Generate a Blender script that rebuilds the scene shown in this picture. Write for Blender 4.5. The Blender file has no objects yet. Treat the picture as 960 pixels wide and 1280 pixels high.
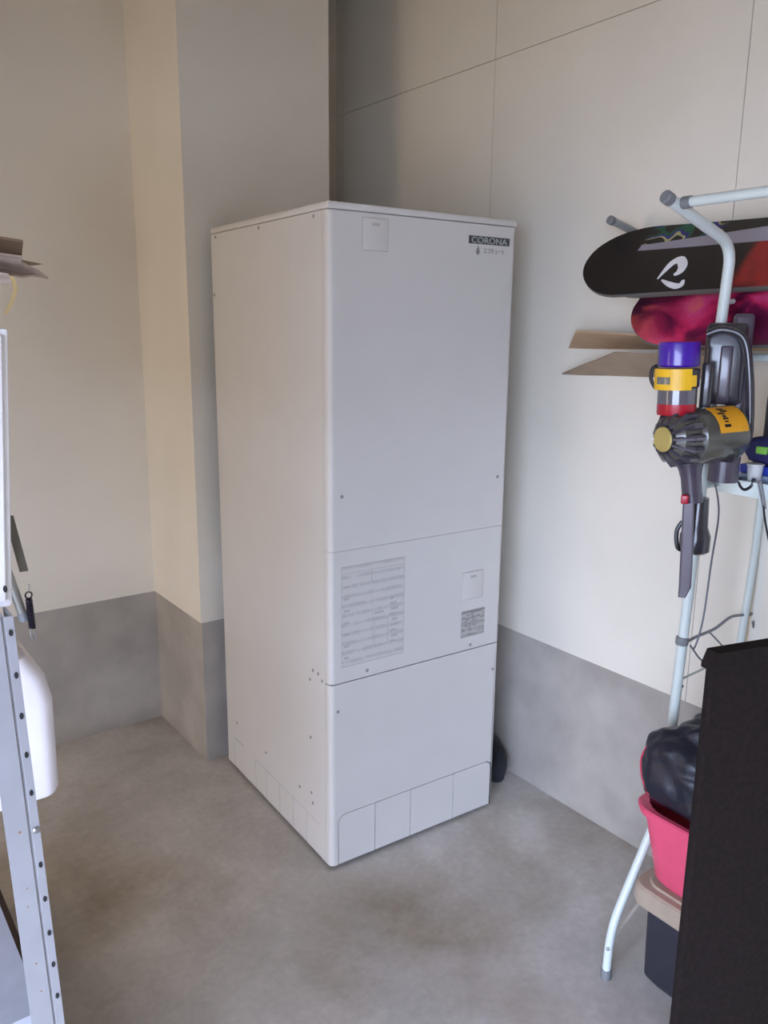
import bpy, bmesh, math, random
from mathutils import Vector, Matrix, noise
from math import sin, cos, pi, radians
random.seed(7)
C = bpy.context.scene.collection
SC = bpy.context.scene

# ------------------------------------------------------------------ camera
FPX, YAW, PITCH, ROLL = 1021.56, .635, .2211, .0102
CAM = Vector((-1.1819, -1.8582, 1.6211))
fw = Vector((sin(YAW)*cos(PITCH), cos(YAW)*cos(PITCH), -sin(PITCH)))
rt0 = Vector((cos(YAW), -sin(YAW), 0)); up0 = rt0.cross(fw)
rt = cos(ROLL)*rt0 + sin(ROLL)*up0
up = -sin(ROLL)*rt0 + cos(ROLL)*up0
cd = bpy.data.cameras.new('camera'); co = bpy.data.objects.new('camera', cd); C.objects.link(co)
cd.sensor_fit = 'VERTICAL'; cd.sensor_height = 36; cd.lens = FPX/1280*36
cd.clip_start = .02
co.matrix_world = Matrix(((rt.x, up.x, -fw.x, CAM.x), (rt.y, up.y, -fw.y, CAM.y), (rt.z, up.z, -fw.z, CAM.z), (0, 0, 0, 1)))
SC.camera = co

# ------------------------------------------------------------------ daylight: overcast sky through the open garage front
ROOM_L, ROOM_R, ROOM_B, ROOM_F, ROOM_H = -2.3, .861, 1.28, -4.6, 2.95
OPEN_Y0, OPEN_Y1, OPEN_TOP = -3.7, -1.20, 2.02     # open garage front in the left wall
w = bpy.data.worlds.new('overcast'); SC.world = w; w.use_nodes = True
bg = w.node_tree.nodes['Background']
bg.inputs[0].default_value = (.74, .87, 1.20, 1); bg.inputs[1].default_value = 5.6
pl = bpy.data.lights.new('daylight_portal', 'AREA'); pl.shape = 'RECTANGLE'
pl.size = OPEN_Y1-OPEN_Y0; pl.size_y = OPEN_TOP; pl.cycles.is_portal = True
po = bpy.data.objects.new('daylight_portal', pl); C.objects.link(po)
po.location = (ROOM_L-.02, (OPEN_Y0+OPEN_Y1)/2, OPEN_TOP/2); po.rotation_euler = (radians(90), 0, radians(-90))
ADDED_DOOR_Y0, ADDED_DOOR_Y1, ADDED_DOOR_TOP = .05, 1.05, 2.0       # unseen doorway added in the left wall to let warm fill in
hl = bpy.data.lights.new('added_warm_fill', 'AREA'); hl.shape = 'RECTANGLE'; hl.size = 1.0; hl.size_y = 1.7; hl.energy = 7.6; hl.color = (1, .79, .57)  # added warm fill light for the faces turned left, no known source
ho = bpy.data.objects.new('added_warm_fill', hl); C.objects.link(ho); ho.location = (-3.1, .55, 1.05); ho.rotation_euler = (radians(90), 0, radians(-90))
SC.view_settings.view_transform = 'Standard'; SC.view_settings.look = 'None'
SC.view_settings.gamma = 1; SC.view_settings.use_curve_mapping = False
SC.view_settings.exposure = 1.35

# ------------------------------------------------------------------ helpers
def ray(x, y): return fw + rt*((x-480)/FPX) - up*((y-640)/FPX)
def on(x, y, axis, val):
    q = ray(x, y); return CAM + q*((val-CAM[axis])/q[axis])
def on_plane(x, y, p, n):
    q = ray(x, y); return CAM + q*((p-CAM).dot(n)/q.dot(n))

def lin(c): return tuple(((v/12.92) if v <= .04045 else ((v+.055)/1.055)**2.4) for v in c)
def rgb(r, g, b): return lin((r/255, g/255, b/255))

MATS = {}
def mat(name, col, rough=.5, metal=0, var=.06, scale=30, bump=0, bscale=200, col2=None, spec=.5, trans=0, coat=0, detail=4, ramp=None):
    if name in MATS: return MATS[name]
    m = bpy.data.materials.new(name); m.use_nodes = True; nt = m.node_tree; N = nt.nodes; L = nt.links
    b = N['Principled BSDF']
    tc = N.new('ShaderNodeTexCoord'); nz = N.new('ShaderNodeTexNoise')
    nz.inputs['Scale'].default_value = scale; nz.inputs['Detail'].default_value = detail
    L.new(tc.outputs['Object'], nz.inputs['Vector'])
    cr = N.new('ShaderNodeValToRGB'); L.new(nz.outputs['Fac'], cr.inputs[0])
    if ramp:
        el = cr.color_ramp.elements
        while len(el) < len(ramp): el.new(.5)
        for e, (p, c) in zip(el, ramp): e.position = p; e.color = (*c, 1)
    else:
        c2 = col2 or tuple(min(1, v*(1+var)) for v in col); c1 = col if col2 else tuple(v*(1-var) for v in col)
        cr.color_ramp.elements[0].position = .35; cr.color_ramp.elements[1].position = .65
        cr.color_ramp.elements[0].color = (*c1, 1); cr.color_ramp.elements[1].color = (*c2, 1)
    L.new(cr.outputs[0], b.inputs['Base Color'])
    b.inputs['Roughness'].default_value = rough; b.inputs['Metallic'].default_value = metal
    b.inputs['Specular IOR Level'].default_value = spec
    b.inputs['Transmission Weight'].default_value = trans; b.inputs['Coat Weight'].default_value = coat
    if bump:
        n2 = N.new('ShaderNodeTexNoise'); n2.inputs['Scale'].default_value = bscale; n2.inputs['Detail'].default_value = 5
        L.new(tc.outputs['Object'], n2.inputs['Vector'])
        bp = N.new('ShaderNodeBump'); bp.inputs['Strength'].default_value = bump; bp.inputs['Distance'].default_value = .004
        L.new(n2.outputs['Fac'], bp.inputs['Height']); L.new(bp.outputs[0], b.inputs['Normal'])
    MATS[name] = m; return m

class MB:
    def __init__(s): s.v = []; s.f = []
    def add(s, vs, fs):
        o = len(s.v); s.v += [Vector(p) for p in vs]; s.f += [tuple(i+o for i in f) for f in fs]; return s
    def box(s, a, b, bev=0, seg=2):
        if bev:
            bm = bmesh.new(); bmesh.ops.create_cube(bm, size=1)
            for v in bm.verts: v.co = Vector([a[i]+(b[i]-a[i])*(v.co[i]+.5) for i in range(3)])
            bmesh.ops.bevel(bm, geom=bm.edges[:], offset=bev, segments=seg, affect='EDGES', profile=.5)
            bm.verts.index_update()
            s.add([v.co.copy() for v in bm.verts], [[v.index for v in f.verts] for f in bm.faces]); bm.free(); return s
        x0, y0, z0 = a; x1, y1, z1 = b
        return s.add([(x0,y0,z0),(x1,y0,z0),(x1,y1,z0),(x0,y1,z0),(x0,y0,z1),(x1,y0,z1),(x1,y1,z1),(x0,y1,z1)],
                     [(0,3,2,1),(4,5,6,7),(0,1,5,4),(1,2,6,5),(2,3,7,6),(3,0,4,7)])
    def prism(s, poly, fn, d0, d1):
        n = len(poly)
        vs = [fn(p[0], p[1], d0) for p in poly] + [fn(p[0], p[1], d1) for p in poly]
        fs = [tuple(range(n)), tuple(range(2*n-1, n-1, -1))] + [(i, n+i, n+(i+1) % n, (i+1) % n) for i in range(n)]
        return s.add(vs, fs)
    def tube(s, pts, r, seg=10, cap=True, flat=1.0):
        pts = [Vector(p) for p in pts]; n = len(pts); rs = r if isinstance(r, (list, tuple)) else [r]*n
        t0 = (pts[1]-pts[0]).normalized()
        nn = t0.orthogonal().normalized(); rings = []
        for i in range(n):
            t = (pts[min(i+1, n-1)]-pts[max(i-1, 0)]).normalized()
            nn = (nn - t*nn.dot(t)).normalized(); b = t.cross(nn)
            rings.append([pts[i] + (nn*cos(2*pi*k/seg) + b*sin(2*pi*k/seg)*flat)*rs[i] for k in range(seg)])
        vs = [p for rg in rings for p in rg]
        fs = [(i*seg+k, i*seg+(k+1) % seg, (i+1)*seg+(k+1) % seg, (i+1)*seg+k) for i in range(n-1) for k in range(seg)]
        if cap: fs += [tuple(range(seg-1, -1, -1)), tuple((n-1)*seg+k for k in range(seg))]
        return s.add(vs, fs)
    def lathe(s, prof, o, axis, seg=32):          # prof: (radius, along)
        o = Vector(o); ax = Vector(axis).normalized(); a = ax.orthogonal().normalized(); b = ax.cross(a)
        vs = [o + ax*h + (a*cos(2*pi*k/seg)+b*sin(2*pi*k/seg))*r for r, h in prof for k in range(seg)]
        n = len(prof)
        fs = [(i*seg+k, i*seg+(k+1) % seg, (i+1)*seg+(k+1) % seg, (i+1)*seg+k) for i in range(n-1) for k in range(seg)]
        fs += [tuple(range(seg-1, -1, -1)), tuple((n-1)*seg+k for k in range(seg))]
        return s.add(vs, fs)
    def loft(s, rings, cap0=True, cap1=True):
        seg = len(rings[0]); n = len(rings)
        vs = [p for rg in rings for p in rg]
        fs = [(i*seg+k, i*seg+(k+1) % seg, (i+1)*seg+(k+1) % seg, (i+1)*seg+k) for i in range(n-1) for k in range(seg)]
        if cap0: fs.append(tuple(range(seg-1, -1, -1)))
        if cap1: fs.append(tuple((n-1)*seg+k for k in range(seg)))
        return s.add(vs, fs)
    def build(s, name, m, parent=None, smooth=35, fix=True):
        me = bpy.data.meshes.new(name); me.from_pydata([tuple(v) for v in s.v], [], s.f); me.validate()
        if fix:
            bm = bmesh.new(); bm.from_mesh(me); bmesh.ops.recalc_face_normals(bm, faces=bm.faces[:]); bm.to_mesh(me); bm.free()
        if smooth:
            me.polygons.foreach_set('use_smooth', [True]*len(me.polygons)); me.set_sharp_from_angle(angle=radians(smooth))
        me.materials.append(m)
        o = bpy.data.objects.new(name, me); C.objects.link(o)
        if parent: o.parent = parent
        return o

def tag(o, label=None, cat=None, group=None, kind=None):
    if label: o['label'] = label
    if cat: o['category'] = cat
    if group: o['group'] = group
    if kind: o['kind'] = kind
    return o
def thing(name, loc, label, cat, group=None, rz=0):
    o = bpy.data.objects.new(name, None); C.objects.link(o); o.location = loc; o.rotation_euler = (0, 0, rz)
    o.empty_display_size = .05
    return tag(o, label, cat, group)
def struct(o): o['kind'] = 'structure'; return o
def world_child(mb, name, m, parent, **k):
    """build with world coordinates under an unrotated Empty"""
    o = mb.build(name, m, parent, **k); o.matrix_parent_inverse = Matrix.Translation(-parent.location); return o
def spline(pts, n=8):
    pts = [Vector(p) for p in pts]; out = []
    for i in range(len(pts)-1):
        p0 = pts[max(i-1, 0)]; p1 = pts[i]; p2 = pts[i+1]; p3 = pts[min(i+2, len(pts)-1)]
        for k in range(n):
            t = k/n
            out.append(.5*((2*p1)+(p2-p0)*t+(2*p0-5*p1+4*p2-p3)*t*t+(3*p1-p0-3*p2+p3)*t**3))
    out.append(pts[-1]); return out
def fillet(pts, r=.04, n=6):
    pts = [Vector(p) for p in pts]; out = [pts[0]]
    for i in range(1, len(pts)-1):
        a, b, c = pts[i-1], pts[i], pts[i+1]
        ra = min(r, (a-b).length*.45, (c-b).length*.45)
        p = b+(a-b).normalized()*ra; q = b+(c-b).normalized()*ra
        for k in range(n+1):
            t = k/n; out.append(p*(1-t)**2+b*2*t*(1-t)+q*t*t)
    out.append(pts[-1]); return out
def text_mesh(body, size, name, m, parent, loc, rot, extrude=.0004, width=None):
    cu = bpy.data.curves.new(name, 'FONT'); cu.body = body; cu.size = size; cu.extrude = extrude; cu.align_x = 'LEFT'
    to = bpy.data.objects.new(name, cu); C.objects.link(to)
    me = bpy.data.meshes.new_from_object(to.evaluated_get(bpy.context.evaluated_depsgraph_get()))
    bpy.data.objects.remove(to); bpy.data.curves.remove(cu)
    if width and len(me.vertices):
        xs = [v.co.x for v in me.vertices]; k = width/(max(xs)-min(xs)); x0 = min(xs)
        for v in me.vertices: v.co.x = (v.co.x-x0)*k
    me.name = name; me.materials.append(m)
    o = bpy.data.objects.new(name, me); C.objects.link(o); o.parent = parent; o.location = loc; o.rotation_euler = rot
    return o

# ------------------------------------------------------------------ materials
M_wall = mat('painted wall board', rgb(234, 228, 214), .85, var=.03, scale=2.5, bump=.08, bscale=350)
M_base = mat('concrete base course', rgb(162, 156, 148), .9, col2=rgb(184, 178, 169), scale=5, bump=.25, bscale=90, detail=8)
M_ceil = mat('ceiling board', rgb(188, 172, 150), .9, var=.05)
M_wood = mat('wood panelling', rgb(158, 134, 106), .7, var=.12, scale=6)
M_seam = mat('joint sealant', rgb(120, 114, 106), .9)
M_unit = mat('ivory coated steel', rgb(217, 214, 209), .42, var=.012, scale=8)
M_core = mat('dark core and gap shade', rgb(62, 60, 62), .8)  # dark inner core, also the painted shade in the skirt gaps
M_screw = mat('screw steel', rgb(158, 156, 154), .45, metal=.3)
M_white = mat('white enamel tube', rgb(208, 217, 212), .3, var=.02)
M_black = mat('black plastic', rgb(24, 23, 28), .35, var=.1)
M_grey = mat('grey plastic', rgb(92, 88, 96), .3, var=.05)
M_steel = mat('steel', rgb(150, 150, 150), .35, metal=.8)

def floor_material():
    m = bpy.data.materials.new('stained concrete floor'); m.use_nodes = True; N = m.node_tree.nodes; L = m.node_tree.links
    b = N['Principled BSDF']; tc = N.new('ShaderNodeTexCoord')
    def nz(s, d, rg=.6):
        n = N.new('ShaderNodeTexNoise'); n.inputs['Scale'].default_value = s; n.inputs['Detail'].default_value = d; n.inputs['Roughness'].default_value = rg
        L.new(tc.outputs['Object'], n.inputs['Vector']); return n
    def ramp(src, p0, c0, p1, c1):
        r = N.new('ShaderNodeValToRGB'); e = r.color_ramp.elements
        e[0].position = p0; e[0].color = (*c0, 1); e[1].position = p1; e[1].color = (*c1, 1); L.new(src, r.inputs[0]); return r
    def mix(f, a, bb, t='MIX'):
        x = N.new('ShaderNodeMix'); x.data_type = 'RGBA'; x.blend_type = t
        if isinstance(f, float): x.inputs[0].default_value = f
        else: L.new(f, x.inputs[0])
        L.new(a, x.inputs[6]); L.new(bb, x.inputs[7]); return x.outputs[2]
    base = ramp(nz(2.2, 8).outputs['Fac'], .38, rgb(184, 179, 173), .66, rgb(216, 211, 205))
    stain = ramp(nz(1.35, 5, .5).outputs['Fac'], .50, (0, 0, 0), .66, (1, 1, 1))
    brown = ramp(nz(6, 5).outputs['Fac'], .3, rgb(148, 137, 122), .7, rgb(176, 165, 150))
    c1 = mix(stain.outputs[0], base.outputs[0], brown.outputs[0])
    fine = ramp(nz(45, 6).outputs['Fac'], .3, (.86, .86, .86), .7, (1.06, 1.06, 1.06))
    c2 = mix(.8, c1, fine.outputs[0], 'MULTIPLY')
    L.new(c2, b.inputs['Base Color'])
    rr = N.new('ShaderNodeMapRange'); rr.inputs[3].default_value = .42; rr.inputs[4].default_value = .7
    L.new(nz(3, 4).outputs['Fac'], rr.inputs[0]); L.new(rr.outputs[0], b.inputs['Roughness'])
    bp = N.new('ShaderNodeBump'); bp.inputs['Strength'].default_value = .12; bp.inputs['Distance'].default_value = .003
    L.new(nz(60, 8).outputs['Fac'], bp.inputs['Height']); L.new(bp.outputs[0], b.inputs['Normal'])
    return m

# ------------------------------------------------------------------ the setting
HW = .559                                      # top of the concrete base course
PX, PY, PW = -.034, .8215, .56                  # projecting pier behind the tank
struct(MB().box((ROOM_L-.2, ROOM_F, -.15), (ROOM_R+.2, ROOM_B+.2, 0)).build('floor', floor_material(), smooth=0))
struct(MB().box((ROOM_L-.2, ROOM_F-.2, ROOM_H), (ROOM_R+.2, ROOM_B+.2, ROOM_H+.15)).build('ceiling', M_ceil, smooth=0))
# right wall: sealant backing, separate boards with open joints
wr = struct(MB().box((ROOM_R+.012, ROOM_F, HW), (ROOM_R+.2, ROOM_B+.2, ROOM_H)).build('wall_right', M_seam, smooth=0))
JY = -.595; ys = [ROOM_F] + [JY+.91*k for k in (-2, -1, 0, 1, 2)] + [ROOM_B]
for i in range(len(ys)-1):
    for z0, z1 in ((HW, 2.49), (2.49, ROOM_H)):
        MB().box((ROOM_R-.004, ys[i]+.0012, z0+(.0012 if z0 > 1 else 0)), (ROOM_R+.013, ys[i+1]-.0012, z1-.0012)).build('wall_board', M_wall, wr, smooth=0)
struct(MB().box((ROOM_R, ROOM_F, 0), (ROOM_R+.2, ROOM_B+.2, HW)).build('baseboard_right', M_base, smooth=0))
struct(MB().box((ROOM_L-.2, ROOM_B-.004, HW), (ROOM_R+.012, ROOM_B+.2, ROOM_H)).build('wall_back', M_wall, smooth=0))
struct(MB().box((ROOM_L-.2, ROOM_B, 0), (ROOM_R, ROOM_B+.2, HW)).build('baseboard_back', M_base, smooth=0))
struct(MB().box((PX-.004, PY-.004, HW), (PX+PW, ROOM_B-.004, ROOM_H)).build('wall_pier', M_wall, smooth=0))
struct(MB().box((PX, PY, 0), (PX+PW, ROOM_B, HW)).build('baseboard_pier', M_base, smooth=0))
def left_wall(z0, z1):
    mb = MB()
    for a, b, t in ((ROOM_F, OPEN_Y0, 0), (OPEN_Y0, OPEN_Y1, OPEN_TOP), (OPEN_Y1, ADDED_DOOR_Y0, 0), (ADDED_DOOR_Y0, ADDED_DOOR_Y1, ADDED_DOOR_TOP), (ADDED_DOOR_Y1, ROOM_B, 0)):
        lo = max(z0, t)
        if lo < z1: mb.box((ROOM_L-.2, a, lo), (ROOM_L, b, z1))
    return mb
struct(left_wall(HW, ROOM_H).build('wall_left', M_wall, smooth=0))
struct(left_wall(0, HW).build('baseboard_left', M_base, smooth=0))
struct(MB().box((ROOM_L-.21, ADDED_DOOR_Y0-.05, 0), (ROOM_L+.01, ADDED_DOOR_Y0, ADDED_DOOR_TOP+.05)).box((ROOM_L-.21, ADDED_DOOR_Y1, 0), (ROOM_L+.01, ADDED_DOOR_Y1+.05, ADDED_DOOR_TOP+.05))
       .box((ROOM_L-.21, ADDED_DOOR_Y0, ADDED_DOOR_TOP), (ROOM_L+.01, ADDED_DOOR_Y1, ADDED_DOOR_TOP+.05)).build('trim_1', mat('added door trim', rgb(150, 110, 76), .5), smooth=0))  # trim of the added doorway
HX = ROOM_L-.2  # unseen hall shell added around the warm fill light
struct(MB().box((HX-1.0, ADDED_DOOR_Y0-.2, -.15), (HX, ADDED_DOOR_Y1+.2, 0)).box((HX-1.0, ADDED_DOOR_Y0-.2, 2.3), (HX, ADDED_DOOR_Y1+.2, 2.4)).box((HX-1.0, ADDED_DOOR_Y0-.3, 0), (HX, ADDED_DOOR_Y0-.2, 2.3))
       .box((HX-1.0, ADDED_DOOR_Y1+.2, 0), (HX, ADDED_DOOR_Y1+.3, 2.3)).box((HX-1.1, ADDED_DOOR_Y0-.3, -.15), (HX-1.0, ADDED_DOOR_Y1+.3, 2.4)).build('wall_added_hall', M_wall, smooth=0))
struct(MB().box((ROOM_L-.2, ROOM_F-.2, HW), (ROOM_R+.2, ROOM_F, ROOM_H)).build('wall_front', M_wood, smooth=0))
struct(MB().box((ROOM_L-.2, ROOM_F-.2, 0), (ROOM_R+.2, ROOM_F, HW)).build('baseboard_front', M_base, smooth=0))
struct(MB().box((-14, -12, -.25), (ROOM_L-.2, 8, -.02)).build('driveway_ground', mat('driveway concrete', rgb(120, 116, 110), .9, scale=3), smooth=0))

# ------------------------------------------------------------------ hot water storage tank
W, D, H = .65, .7695, 1.9375
tank = thing('water_heater_tank', (0, 0, 0), 'tall ivory white hot water storage tank cabinet standing against the concrete pier', 'water heater', rz=-.0402)
RC = .016
FR = lambda x, z, d: (x, d, z)                  # front polygon, d = depth from front
SD = lambda y, z, d: (d, y, z)
MB().box((.006, .006, .012), (W-.006, D-.004, H-.02)).build('inner_frame', M_core, tank, smooth=0)
def arc(cx, cz, r, a0, a1, n=5): return [(cx+r*cos(a0+(a1-a0)*k/n), cz+r*sin(a0+(a1-a0)*k/n)) for k in range(n+1)]
def wrapped_panel(name, z0, z1, notch=None):
    mb = MB()
    x0, x1 = RC, W-RC
    poly = [(x0, z0), (x0, z1), (x1, z1), (x1, z0)]
    if notch:
        a, b, t, r = notch
        poly += [(b, z0)] + arc(b-r, t-r, r, 0, pi/2) + arc(a+r, t-r, r, pi/2, pi) + [(a, z0)]
    mb.prism(poly, FR, 0, .005)
    for sx in (0, 1):
        pr = []
        for k in range(9):
            a = pi/2*k/8; pr.append((RC-RC*sin(a), RC-RC*cos(a)))
        pr += [(0, .028)]; inn = [(min(p[0]+.005, RC), min(max(p[1]+.005, .005), .028)) for p in pr]
        ring = pr + inn[::-1]
        if sx: ring = [(W-p[0], p[1]) for p in ring]
        mb.prism(ring, lambda x, y, z: (x, y, z), z0, z1)
    return mb.build(name, M_unit, tank, smooth=25)
S2, S1 = .608, 1.0075
wrapped_panel('lower_front_panel', .012, S2-.0018, (.0255, .6385, .1795, .028))
wrapped_panel('service_panel', S2+.0015, S1-.0005)
wrapped_panel('upper_front_panel', S1+.0005, H-.021)
# skirt panels of the front base
xs = [.0275, .161, .2975, .4735, .6365]
for i in range(4):
    a, b = xs[i]+.0016, xs[i+1]-.0016; r = .026
    poly = [(b, .012), (b, .1765)] if i < 3 else [(b, .012)]+arc(b-r, .1765-r, r, 0, pi/2)
    poly += [(a, .1765), (a, .012)] if i > 0 else arc(a+r, .1765-r, r, pi/2, pi)+[(a, .012)]
    MB().prism(poly, FR, .0008, .0055).build('skirt_panel', M_unit, tank, smooth=0)
# side panels: notched for their skirt pieces
for sx in (0, 1):
    d0, d1 = ((0, .005) if sx == 0 else (W, W-.005))
    Z0 = .012
    poly = [(.0295, Z0), (.0295, H-.021), (D, H-.021), (D, Z0), (.713, Z0), (.713, .130), (.626, .130), (.626, Z0), (.530, Z0), (.530, .126),
            (.068, .122), (.056, Z0)]
    MB().prism(poly, SD, d0, d1).build('side_panel', M_unit, tank, smooth=0)
    dd = sorted((d0+(.0012 if sx == 0 else -.0012), d1))
    for ya, yb, za, zb_ in ((.6275, .7115, .1268, .1296), (.069, .529, .1204, .1222)):
        g0 = MB().box((dd[0], ya, za), (dd[1], yb, zb_))
        for v in g0.v:
            if ya < .1: v.z += .0035*(v.y-.069)/.46
        g0.build('gap_shade_strip', M_core, tank, smooth=0)  # dark strip along the gap, stands in for its shade
    cuts = [(.627, .712)] + list(zip([.067, .153, .247, .342, .445], [.153, .247, .342, .445, .529]))
    for a, b in cuts:
        t = .1288 if a > .6 else .1222+.0035*((a-.069)/.46)
        aa = a+.0016; a0 = aa-.010 if a < .1 else aa; bb = b-.0016
        MB().prism([(a0, Z0), (aa, t-.0024), (bb, t-.0016), (bb, Z0)], SD, d0+(.0008 if sx == 0 else -.0008), d1).build('side_skirt_panel', M_unit, tank, smooth=0)
MB().box((.02, D-.006, .012), (W-.02, D, H-.021)).build('back_panel', M_unit, tank, smooth=0)
MB().box((-.0015, -.0015, H-.0195), (W+.0015, D+.001, H), .006, 2).build('top_cover', M_unit, tank)
for x in (.07, W-.07):
    for y in (.07, D-.07): MB().lathe([(.03, 0), (.03, .004), (.016, .006), (.016, .013)], (x, y, 0), (0, 0, 1), 14).build('foot', M_steel, tank)
# access covers (upper left and on the service panel)
def cover(x0, x1, z0, z1, name):
    o = MB().box((x0, -.0045, z0), (x1, .001, z1), .004, 2).build(name, M_unit, tank)
    MB().box((x0+(x1-x0)*.36, -.0052, z1-.020), (x1-(x1-x0)*.36, -.0044, z1-.012), .0003, 1).build('finger_notch', mat('cover notch', rgb(186, 183, 178), .5), o)
    return o
cover(.103, .186, 1.822, 1.905, 'access_cover')
cover(.482, .567, .781, .872, 'access_cover')
def screw(pos, axis): MB().lathe([(.0052, 0), (.0052, .0012), (.0035, .0026), (.001, .0028)], pos, axis, 12).build('screw', M_screw, tank)
for x, z in ((.04, 1.164), (.613, 1.168), (.127, .628), (.525, .623), (.026, .521), (.626, .515)): screw((x, .0002, z), (0, -1, 0))
for y, z in ((.101, .621), (.07, .621), (.12, .585), (.046, .607), (.12, .394), (.683, .199), (.439, .193), (.195, .188), (.118, .206), (.11, .174),
             (.73, 1.906), (.406, 1.906), (.074, 1.906), (.755, 1.724)): screw((.0002, y, z), (-1, 0, 0))

def print_material(name, base, ink, rows, density):
    """fine unreadable printed rows"""
    m = bpy.data.materials.new(name); m.use_nodes = True; N = m.node_tree.nodes; L = m.node_tree.links; b = N['Principled BSDF']
    tc = N.new('ShaderNodeTexCoord'); mp = N.new('ShaderNodeMapping'); L.new(tc.outputs['Object'], mp.inputs[0]); mp.inputs['Scale'].default_value = (160, 1, 1)
    wv = N.new('ShaderNodeTexWave'); wv.bands_direction = 'Z'; wv.inputs['Scale'].default_value = rows; L.new(tc.outputs['Object'], wv.inputs[0])
    nz = N.new('ShaderNodeTexNoise'); nz.inputs['Scale'].default_value = 1.4; nz.inputs['Detail'].default_value = 2
    mp.inputs['Scale'].default_value = (260, 1, 60); L.new(mp.outputs[0], nz.inputs[0])
    bl = N.new('ShaderNodeTexNoise'); bl.inputs['Scale'].default_value = 22; L.new(tc.outputs['Object'], bl.inputs[0])
    a = N.new('ShaderNodeMath'); a.operation = 'MULTIPLY'; L.new(wv.outputs['Fac'], a.inputs[0]); L.new(nz.outputs['Fac'], a.inputs[1])
    c = N.new('ShaderNodeMath'); c.operation = 'MULTIPLY'; L.new(a.outputs[0], c.inputs[0]); L.new(bl.outputs['Fac'], c.inputs[1])
    r = N.new('ShaderNodeValToRGB'); r.color_ramp.elements[0].position = density; r.color_ramp.elements[0].color = (*base, 1)
    r.color_ramp.elements[1].position = density+.12; r.color_ramp.elements[1].color = (*ink, 1)
    L.new(c.outputs[0], r.inputs[0]); L.new(r.outputs[0], b.inputs['Base Color']); b.inputs['Roughness'].default_value = .5
    return m
M_lab = print_material('instruction print', rgb(209, 206, 202), rgb(190, 188, 184), 11, .13)
M_ink = mat('label ink', rgb(184, 182, 178), .5)
M_ink2 = mat('dark label ink', rgb(136, 134, 131), .5)
lb = MB().box((.038, -.0006, .656), (.258, .001, .960)).build('instruction_label', M_lab, tank, smooth=0)
lb['label'] = 'large grey instruction sticker in fine print'
fr = MB()
for a, b in (((.038, .958), (.258, .960)), ((.038, .656), (.258, .658)), ((.038, .656), (.0395, .960)), ((.2565, .656), (.258, .960)), ((.14, .90), (.142, .94)), ((.038, .938), (.258, .9395)), ((.143, .72), (.144, .86))):
    fr.box((a[0], -.0010, a[1]), (b[0], -.0005, b[1]))
rg = random.Random(3)
for k in range(9):
    z = .70+k*.017; x = .205+rg.random()*.01; fr.box((x, -.0010, z), (x+.01+rg.random()*.02, -.0005, z+.005+rg.random()*.004))
for k in range(7):
    z = .68+k*.036; fr.box((.046, -.0010, z), (.058+rg.random()*.01, -.0005, z+.006))
for x0, x1, z0, z1 in ((.150, .200, .780, .783), (.150, .152, .700, .783), (.198, .200, .700, .783), (.150, .200, .700, .702), (.150, .185, .800, .806)): fr.box((x0, -.0010, z0), (x1, -.0005, z1))
fr.build('label_print', M_ink, lb, smooth=0)
M_lab2 = print_material('rating print', rgb(184, 182, 178), rgb(160, 158, 154), 16, .12)
l2 = MB().box((.483, -.0006, .653), (.581, .001, .744)).build('rating_plate', M_lab2, tank, smooth=0)
l2['label'] = 'small grey rating plate'
pm = MB()
for k in range(11):
    z = .660+k*.0072; x = .487
    while x < .572:
        q = .003+rg.random()*.014
        if rg.random() < .55: pm.box((x, -.0010, z), (min(x+q, .577), -.0005, z+.0035))
        x += q+.002+rg.random()*.006
pm.box((.487, -.0010, .736), (.577, -.0005, .741)).build('plate_print', M_ink2, l2, smooth=0)
# maker's badge
M_badge = mat('badge dark', rgb(70, 74, 76), .4); M_badget = mat('badge letters', rgb(186, 188, 190), .4); M_sub = mat('grey product lettering', rgb(128, 128, 134), .5)
bd = MB().box((.466, -.0008, 1.862), (.622, .001, 1.884)).build('maker_badge', M_badge, tank, smooth=0)
bd['label'] = 'dark badge with light capital letters'
RX = (pi/2, 0, 0)
text_mesh('CORONA', .024, 'badge_lettering', M_badget, bd, (.476, -.0012, 1.8645), RX, width=.136)
MB().prism([(.494, 1.840), (.4985, 1.832), (.5035, 1.832), (.508, 1.840), (.505, 1.848), (.5015, 1.858), (.497, 1.848)], FR, -.001, .0005).build('flame_mark', M_ink2, tank, smooth=0)
text_mesh('エコキュート', .018, 'product_lettering', M_sub, tank, (.522, -.001, 1.838), RX, width=.08)

# pipework beside the tank
pp = thing('drain_pipe', (.775, .20, 0), 'black insulated drain pipe elbow between the tank and the right wall', 'pipe')
world_child(MB().tube(fillet([(.785, .45, .9), (.785, .32, .30), (.805, .20, .115), (.79, .09, .075), (.73, .05, .05)], .09, 8), .036, 14), 'insulated_pipe', mat('black pipe insulation', rgb(38, 40, 48), .6), pp)
world_child(MB().lathe([(.040, 0), (.042, .01), (.042, .045), (.038, .05)], (.806, .175, .07), (0, -.5, 1), 16), 'pipe_joint', mat('grey pipe joint', rgb(86, 92, 106), .45), pp)
world_child(MB().box((.74, .43, .88), (.858, .47, .91), .004), 'wall_clamp', M_steel, pp)

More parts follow.
